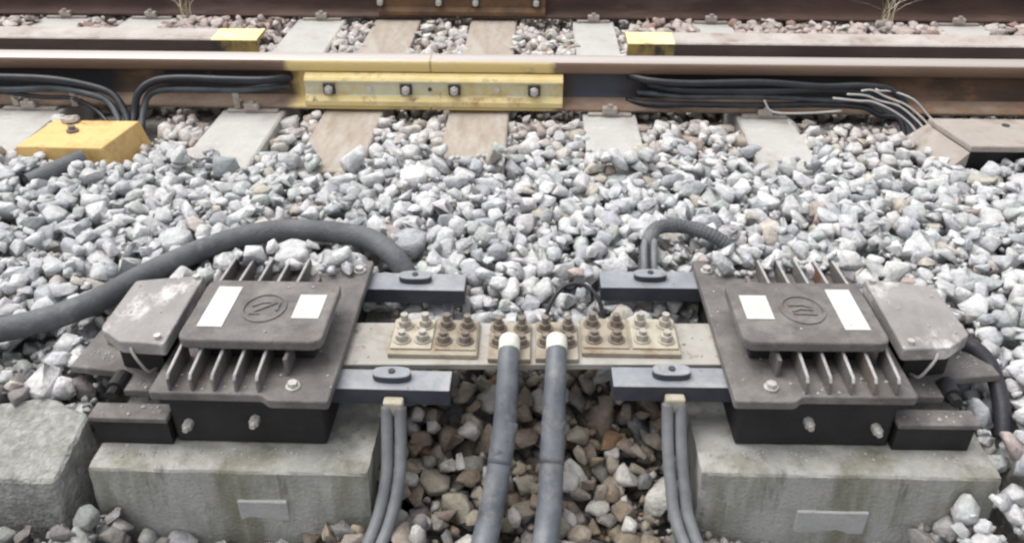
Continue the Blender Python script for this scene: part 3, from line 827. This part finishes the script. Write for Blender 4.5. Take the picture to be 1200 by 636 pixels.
    # terminal bars towards the middle
    for y0, y1 in ((1.100, 1.152), (1.402, 1.462)):
        a, b = sorted((sx * 0.137, sx * 0.345))
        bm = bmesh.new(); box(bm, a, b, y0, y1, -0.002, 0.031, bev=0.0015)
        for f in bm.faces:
            if f.calc_center_median().z < 0.0294: f.material_index = 1  # below the top face the bar is coloured as if in shade
        tbar = ob('terminal_bar', bm, ['terminal', 'terminal_shaded'], t)
        bm = bmesh.new()
        yc = (y0 + y1) / 2 + 0.004
        pts = []
        for k in range(24):
            q = 2 * math.pi * k / 24
            pts.append((sx * 0.238 + 0.033 * math.copysign(abs(math.cos(q)) ** 0.75, math.cos(q)), yc + 0.0155 * math.copysign(abs(math.sin(q)) ** 0.75, math.sin(q))))
        prism(bm, pts, 0.0312, 0.045, bev=0.002)
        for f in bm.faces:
            if f.calc_center_median().z < 0.0425: f.material_index = 1  # boss sides carry painted shade too
        kn = ob('boss', bm, ['terminal', 'terminal_shaded'], tbar)
        bm = bmesh.new(); cyl(bm, (sx * 0.238, yc, 0.0462), 0.006, 0.003, 12)
        ob('screw', bm, 'bolt_dark', kn)
    off()
    return t
b1 = bond(-1, 0.0, 'grey finned impedance bond on the left, with a ringed emblem')
b2 = bond(1, 0.022, 'grey finned impedance bond on the right, with a rust-stained fin')

b1.rotation_euler = (0, 0, R(-0.35))
b2.rotation_euler = (0, 0, R(0.7))

# ------------------------------------------------------------------ middle bar with bolted plates
def nutstack(bm, x, y, z, r=0.0118, h=0.011, stub=0.008):
    cyl(bm, (x, y, z + 0.0012), r * 1.35, 0.0024, 14)
    cyl(bm, (x, y, z + 0.0024 + h / 2), r, h, 6)
    cyl(bm, (x, y, z + 0.0024 + h + stub / 2 - 0.001), r * 0.58, stub, 10)

bar = empty('connecting_bar', (0, 1.235, 0.018), 'pale flat metal bar with bolted plates joining the two bonds', 'busbar')
def K(name, bm, m, par=bar):
    o = ob(name, bm, m, par)
    if par is bar: o.location = -Vector(bar.location)
    return o
bm = bmesh.new(); prism(bm, [(-0.350, 1.163), (0.350, 1.184), (0.350, 1.306), (-0.350, 1.288)], 0.018, 0.030, bev=0.0015)
K('bar', bm, 'bus')
for s, x0, x1, y0 in ((-1, -0.2555, -0.097, 1.184), (1, 0.088, 0.263, 1.197)):
    p = K('bolted_plate', bx(x0, x1, y0, y0 + 0.104, 0.0302, 0.0395, bev=0.0015), 'tan_plate')
    cols = np.linspace(x0 + 0.022, x1 - 0.022, 4)
    half = sorted((x0 if s < 0 else x1, (cols[1] + cols[2]) / 2))
    ob('pale_plate', bx(half[0] + 0.003, half[1] - 0.003, y0 + 0.012, y0 + 0.101, 0.0397, 0.0435, bev=0.001), 'cream', p)
    half2 = sorted((x1 if s < 0 else x0, (cols[1] + cols[2]) / 2))
    ob('pale_plate', bx(half2[0] + 0.003, half2[1] - 0.003, y0 + 0.012, y0 + 0.101, 0.0397, 0.0425, bev=0.001), 'tan_plate', p)
    for i, x in enumerate(cols):
        pale = (i < 2) if s < 0 else (i > 1)
        for y in (y0 + 0.036, y0 + 0.080):
            bm = bmesh.new(); nutstack(bm, x + random.gauss(0, 0.001), y + random.gauss(0, 0.001), 0.0436 if pale else 0.0426, stub=0.008 if y < y0 + 0.05 else 0.014)
            ob('nut', bm, 'bolt_cream' if pale else 'bolt_rust', p)

# power cables with bolted lugs
def power(xl0, xl1, pts, label, yl):
    t = empty('power_cable', (0, 0, 0), label, 'cable', 'thick cables from the middle bar')
    xc = (xl0 + xl1) / 2
    lug = ob('lug', bx(xl0, xl1, yl, yl + 0.11, 0.0302, 0.040, bev=0.0015), 'tan_plate', t)
    for x in (xc - 0.021, xc + 0.021):
        for y in (yl + 0.044, yl + 0.088):
            bm = bmesh.new(); nutstack(bm, x, y, 0.0402, 0.0115, 0.011, 0.008 if y < yl + 0.05 else 0.014)
            ob('nut', bm, 'bolt_rust', lug)
    P = [Vector(p) for p in pts]
    ob('sheath', tb(P, lambda q: 0.0175 + 0.006 * q, 18, 9), 'cable_grey', t, smooth=True)
    bm = tb([P[0] + Vector((0, 0.006, 0.001)), P[0] + Vector((0, -0.006, 0.0)), P[0] + Vector((0, -0.020, -0.004))], 0.0188, 16, 6)
    ob('white_sleeve', bm, 'white_sleeve', t, smooth=True)
    mid = (P[3] + P[4]) / 2
    i = 3
    d = (P[4] - P[3]).normalized()
    bm = tb([P[3] - d * 0.035, P[3], P[3] + d * 0.035], 0.0208, 18, 4)
    ob('tape_wrap', bm, 'cable_grey', t, smooth=True)
    return t
power(-0.078, -0.003, PC_L, 'thick grey cable from the left of the two middle lugs', 1.175)
power(0.006, 0.082, PC_R, 'thick grey cable from the right of the two middle lugs', 1.178)

# twin leads hanging from the front terminal bars
def lead(x, y, pts, label):
    t = empty('twin_lead', (0, 0, 0), label, 'cable', 'twin leads from the front terminal bars')
    bm = bmesh.new(); box(bm, x - 0.017, x + 0.017, y - 0.022, y - 0.003, -0.012, 0.018, bev=0.004)
    ob('lug', bm, 'cream', t)
    for s in (-1, 1):
        P = [Vector(p) + Vector((s * 0.0112, 0, 0)) for p in pts]
        ob('wire', tb(P, 0.0105, 12, 8), 'cable_light', t, smooth=True)
    return t
lead(-0.232, 1.1, LD_L, 'twin grey lead hanging from the left front terminal bar')
lead(0.243, 1.122, LD_R, 'twin grey lead hanging from the right front terminal bar')

# hoses on the ballast
tag(ob('cable_hose', tb(HOSE_L, 0.0235, 18, 12), 'hose', smooth=True), 'long thick dark grey hose curving behind the left bond', 'hose')
tag(ob('cable_hose', tb(HOSE_R, 0.0155, 14, 14, corr=0.03), 'hose'), 'short ribbed grey hose behind the right bond', 'hose')
tag(ob('cable_hose', tb(HOSE_B, 0.0145, 16, 10), 'hose_black', smooth=True), 'black hose bending down beside the right bond', 'hose')
tag(ob('thin_wire', tb([(0.022, 1.365, -0.03), (0.035, 1.39, 0.01), (0.062, 1.415, 0.035), (0.10, 1.42, 0.036), (0.128, 1.40, 0.02), (0.142, 1.375, -0.02)], 0.0045, 10, 10), 'hose_black', smooth=True), 'thin dark wire looping over the stones behind the middle bar', 'wire')

# grey leads rising from the rear terminal bar of the right bond
for k, (dx, lab) in enumerate(((-0.008, 'left of two thin grey wires behind the right rear terminal bar'), (0.012, 'right of two thin grey wires behind the right rear terminal bar'))):
    tag(ob('thin_wire', tb([(0.238 + dx, 1.470, 0.012), (0.236 + dx, 1.495, 0.04), (0.238 + dx, 1.53, 0.055), (0.244 + dx, 1.57, 0.05), (0.252 + dx, 1.615, 0.02)], 0.0065, 10, 8), 'cable_light', smooth=True), lab, 'wire')

# ------------------------------------------------------------------ covers and cables along the near rail
t = empty('cable_cover', (-1.235, 2.1, 0), 'yellow painted cable cover beside the rail at the left', 'cable cover')
bm = bmesh.new()
prism(bm, [(-0.125, -0.08), (0.105, -0.085), (0.13, 0.10), (-0.11, 0.10)], -0.04, 0.046, bev=0.004)
for v in bm.verts:
    if v.co.z < 0: v.co.x *= 1.12; v.co.y = v.co.y * 1.1
ob('shell', bm, 'yellow_box', t)
bm = bmesh.new(); cyl(bm, (-0.02, 0.02, 0.049), 0.016, 0.006, 16); cyl(bm, (-0.02, 0.02, 0.057), 0.009, 0.01, 6)
ob('bolt', bm, 'bolt_rust', t)
bm = bmesh.new(); bmesh.ops.create_icosphere(bm, subdivisions=2, radius=0.02, matrix=Matrix.Translation((-0.055, 0.085, 0.054)) @ Matrix.Diagonal((1.3, 1, 0.5, 1)))
for v in bm.verts: v.co += Vector((random.gauss(0, 0.002), random.gauss(0, 0.002), random.gauss(0, 0.002)))
o = ob('pebble', bm, 'guard_top'); o.location = (-1.235, 2.1, 0); tag(o, 'small pinkish stone lying on the yellow cable cover', 'stone')

t = empty('cable_cover', (1.27, 2.18, 0), 'dusty grey brown cable cover beside the rail at the right', 'cable cover')
bm = bmesh.new()
prism(bm, [(-0.13, -0.09), (0.42, -0.085), (0.42, 0.10), (-0.17, 0.10)], 0.03, 0.048, bev=0.004)
ob('top_plate', bm, 'dust_cover', t)
bm = bmesh.new()
vs = [bm.verts.new(p) for p in ((-0.13, -0.09, 0.0298), (-0.17, 0.10, 0.0298), (-0.24, 0.11, -0.03), (-0.19, -0.10, -0.03), (-0.13, -0.088, -0.03), (-0.165, 0.10, -0.03))]
bm.faces.new((vs[0], vs[1], vs[2], vs[3])); bm.faces.new((vs[0], vs[3], vs[4])); bm.faces.new((vs[1], vs[5], vs[2])); bm.faces.new((vs[0], vs[4], vs[5], vs[1]))
ob('sloped_side', bm, 'dust_cover', t)
ob('body', bx(-0.12, 0.41, -0.07, 0.09, -0.04, 0.0295), 'cast_dark', t)
bm = bmesh.new(); cyl(bm, (0.06, -0.035, 0.0495), 0.010, 0.003, 12); ob('screw', bm, 'bolt_dark', t)
bm = bmesh.new(); cyl(bm, (0.02, 0.05, 0.0495), 0.010, 0.003, 12); ob('screw', bm, 'bolt_dark', t)

YW = 2.388
def cable(name, pts, r, m, label, cat='cable', grp=None):
    pts = [pts[0]] + [(x, y + random.gauss(0, 0.003), z + random.gauss(0, 0.0035)) for x, y, z in pts[1:]]
    o = ob(name, tb(pts, r * 0.8, 10, 9), m, smooth=True)
    return tag(o, label, cat, grp)
g1 = 'cables along the near rail'
cable('signal_cable', [(-2.6, YW, 0.095), (-1.9, YW, 0.1), (-1.58, YW, 0.098), (-1.43, YW, 0.093), (-1.32, YW - 0.005, 0.082), (-1.25, YW - 0.02, 0.05), (-1.205, YW - 0.06, 0.01), (-1.19, YW - 0.1, -0.03)], 0.014, 'cable_black', 'topmost black cable of the left bundle dropping beside the yellow cover', grp=g1)
cable('signal_cable', [(-2.6, YW, 0.070), (-1.9, YW, 0.072), (-1.58, YW - 0.002, 0.07), (-1.43, YW - 0.002, 0.068), (-1.33, YW - 0.008, 0.058), (-1.27, YW - 0.022, 0.03), (-1.232, YW - 0.06, 0.0), (-1.215, YW - 0.1, -0.03)], 0.012, 'cable_teal', 'slate grey cable in the middle of the left rail bundle', grp=g1)
cable('signal_cable', [(-2.6, YW, 0.05), (-1.9, YW, 0.05), (-1.62, YW - 0.004, 0.05), (-1.48, YW - 0.004, 0.044), (-1.38, YW - 0.01, 0.034), (-1.31, YW - 0.025, 0.012), (-1.26, YW - 0.06, -0.01)], 0.008, 'cable_black', 'thin black cable lowest in the left rail bundle', grp=g1)
cable('signal_cable', [(-1.18, YW - 0.09, -0.03), (-1.185, YW - 0.045, 0.015), (-1.172, YW - 0.015, 0.06), (-1.13, YW, 0.088), (-1.05, YW, 0.096), (-0.9, YW, 0.096), (-0.79, YW + 0.01, 0.094), (-0.73, YW + 0.05, 0.09)], 0.014, 'cable_black', 'upper black cable rising between yellow cover and yellow joint', grp=g1)
cable('signal_cable', [(-1.155, YW - 0.09, -0.03), (-1.16, YW - 0.045, 0.01), (-1.15, YW - 0.012, 0.045), (-1.11, YW, 0.066), (-1.03, YW, 0.07), (-0.88, YW, 0.068), (-0.79, YW + 0.01, 0.068), (-0.74, YW + 0.045, 0.066)], 0.012, 'cable_teal', 'lower slate cable rising between yellow cover and yellow joint', grp=g1)
rr = [(0.106, 0.013, 'cable_black', 'topmost black cable of the right rail bundle'), (0.082, 0.013, 'cable_black', 'second black cable from the top of the right rail bundle'), (0.062, 0.010, 'cable_teal', 'slate cable in the middle of the right rail bundle'), (0.042, 0.011, 'cable_black', 'lowest black cable of the right rail bundle')]
for k, (z, r, m, lab) in enumerate(rr):
    cable('signal_cable', [(0.27 + 0.03 * ((k * 2) % 3), YW + 0.052, z - 0.004 * k), (0.335 + 0.03 * ((k * 2) % 3), YW + 0.016, z - 0.002), (0.45, YW, z - 0.001), (0.65, YW - 0.002, z + 0.001), (0.82, YW - 0.003, z - 0.002), (0.95, YW - 0.006, z - 0.006), (1.03 - 0.01 * k, YW - 0.02, z - 0.022), (1.08 - 0.012 * k, YW - 0.05, 0.02), (1.095 - 0.012 * k, YW - 0.09, -0.02)], r, m, lab + ', running along the web', grp=g1)
for k, (dz, dx, y0) in enumerate(((0.006, 0.02, 0.02), (0.0, 0.0, 0.026), (-0.008, -0.02, 0.032), (-0.018, -0.04, 0.038))):
    cable('bare_wire', [(0.93 + dx * 2, YW - y0 + 0.006, 0.092 + dz), (0.96 + dx, YW - y0 - 0.004, 0.091 + dz), (1.0 + dx, YW - y0 - 0.01, 0.084 + dz), (1.055 + dx, YW - y0 - 0.025, 0.062 + dz), (1.10 + dx, YW - y0 - 0.055, 0.035 + dz), (1.125 + dx, YW - y0 - 0.09, 0.01 + dz)], 0.0038, 'wire_silver',
          ['uppermost', 'second', 'third', 'lowest'][k] + ' of the silvery wires fanning down to the grey cover', 'wire', 'silvery wires by the grey cover')
cable('bare_wire', [(0.66, YW - 0.018, 0.06), (0.68, YW - 0.026, 0.035), (0.72, YW - 0.034, 0.028), (0.80, YW - 0.036, 0.028), (0.88, YW - 0.034, 0.031)], 0.004, 'wire_silver', 'short silvery wire curling below the right cable bundle', 'wire')

# ------------------------------------------------------------------ dry grass
def tuft(x, y, z, n, h, label):
    bm = bmesh.new()
    for i in range(n):
        a = random.uniform(0, 6.28); l = h * random.uniform(0.6, 1.1); lean = random.uniform(0.3, 1.3)
        d = Vector((math.cos(a), math.sin(a) * 0.5, 0)); s = Vector((-d.y, d.x, 0)).normalized() * 0.0022
        base = Vector((random.gauss(0, 0.012), random.gauss(0, 0.01), 0))
        prev = None
        for k in range(5):
            q = k / 4
            p = base + d * (lean * l * q * q) + Vector((0, 0, l * q * (1 - 0.25 * lean * q)))
            w = s * (1 - 0.85 * q)
            cur = (bm.verts.new(p - w), bm.verts.new(p + w))
            if prev: bm.faces.new((prev[0], prev[1], cur[1], cur[0]))
            prev = cur
    o = ob('grass_tuft', bm, 'straw')
    o.location = (x, y, z)
    tag(o, label, 'grass')
tuft(-1.33, 3.2, 0.05, 14, 0.13, 'dry grass tuft before the far rail at the left')
tuft(1.29, 3.2, 0.05, 14, 0.15, 'dry grass tuft before the far rail at the right')

bm = bmesh.new()
tube(bm, [(-1.265, 1.885, 0.010), (-1.215, 1.935, 0.022), (-1.165, 1.985, 0.032)], 0.023, 18, 4)
tag(ob('pipe_stub', bm, 'hose'), 'short dark grey pipe piece lying in front of the yellow cable cover', 'pipe')

# ------------------------------------------------------------------ grit lying on the equipment
def grit():
    V, F = [], []
    areas = [(0.33, 0.43, 1.06, 1.40, 0.0525, 16), (0.44, 0.62, 1.06, 1.10, 0.0525, 16), (0.34, 0.62, 1.41, 1.45, 0.0525, 30), (0.62, 0.69, 1.11, 1.14, 0.012, 8), (0.75, 0.81, 1.18, 1.26, 0.012, 22), (0.62, 0.73, 1.055, 1.08, -0.002, 8),
             (0.30, 0.72, 1.025, 1.05, -0.0645, 40), (0.27, 0.33, 1.17, 1.28, 0.030, 6), (0.36, 0.58, 1.13, 1.29, 0.1125, 8), (0.64, 0.73, 1.17, 1.31, 0.1, 8)]
    for sx, dy in ((-1, 0), (1, 0.022)):
        for u0, u1, y0, y1, z, n in areas:
            for _ in range(n):
                r = random.uniform(0.0012, 0.0032) * (1.5 if random.random() < 0.15 else 1)
                c = Vector((sx * random.uniform(u0, u1), dy + random.uniform(y0, y1), z + r * 0.4))
                k = len(V)
                for d in ((1, 0, 0), (-1, 0, 0), (0, 1, 0), (0, -1, 0), (0, 0, 0.8), (0, 0, -0.8)):
                    V.append(c + Vector(d) * r * random.uniform(0.7, 1.3))
                for a, b, e in ((0, 2, 4), (2, 1, 4), (1, 3, 4), (3, 0, 4), (2, 0, 5), (1, 2, 5), (3, 1, 5), (0, 3, 5)): F.append((k + a, k + b, k + e))
    me = bpy.data.meshes.new('grit')
    me.from_pydata([v[:] for v in V], [], F)
    me.materials.append(M['concrete_pale'])
    tag(link('grit', me), 'fine pale grit scattered on the bonds and concrete blocks', 'grit', kind='stuff')
grit()

# small metal straps that hold the cables to the rail foot
for x, lab in ((-1.56, 'small pale cable strap on the rail foot at the left edge'), (-1.38, 'small pale cable strap on the rail foot above the yellow cover'), (-0.89, 'small pale cable strap on the rail foot left of the yellow joint')):
    bm = bmesh.new()
    box(bm, x - 0.009, x + 0.009, 2.383, 2.389, 0.012, 0.062, bev=0.001)
    box(bm, x - 0.009, x + 0.009, 2.389, 2.415, 0.0255, 0.029)
    cyl(bm, (x, 2.380, 0.036), 0.007, 0.006, 6, 'Y')
    tag(ob('cable_strap', bm, 'clip'), lab, 'strap', 'cable straps on the near rail')
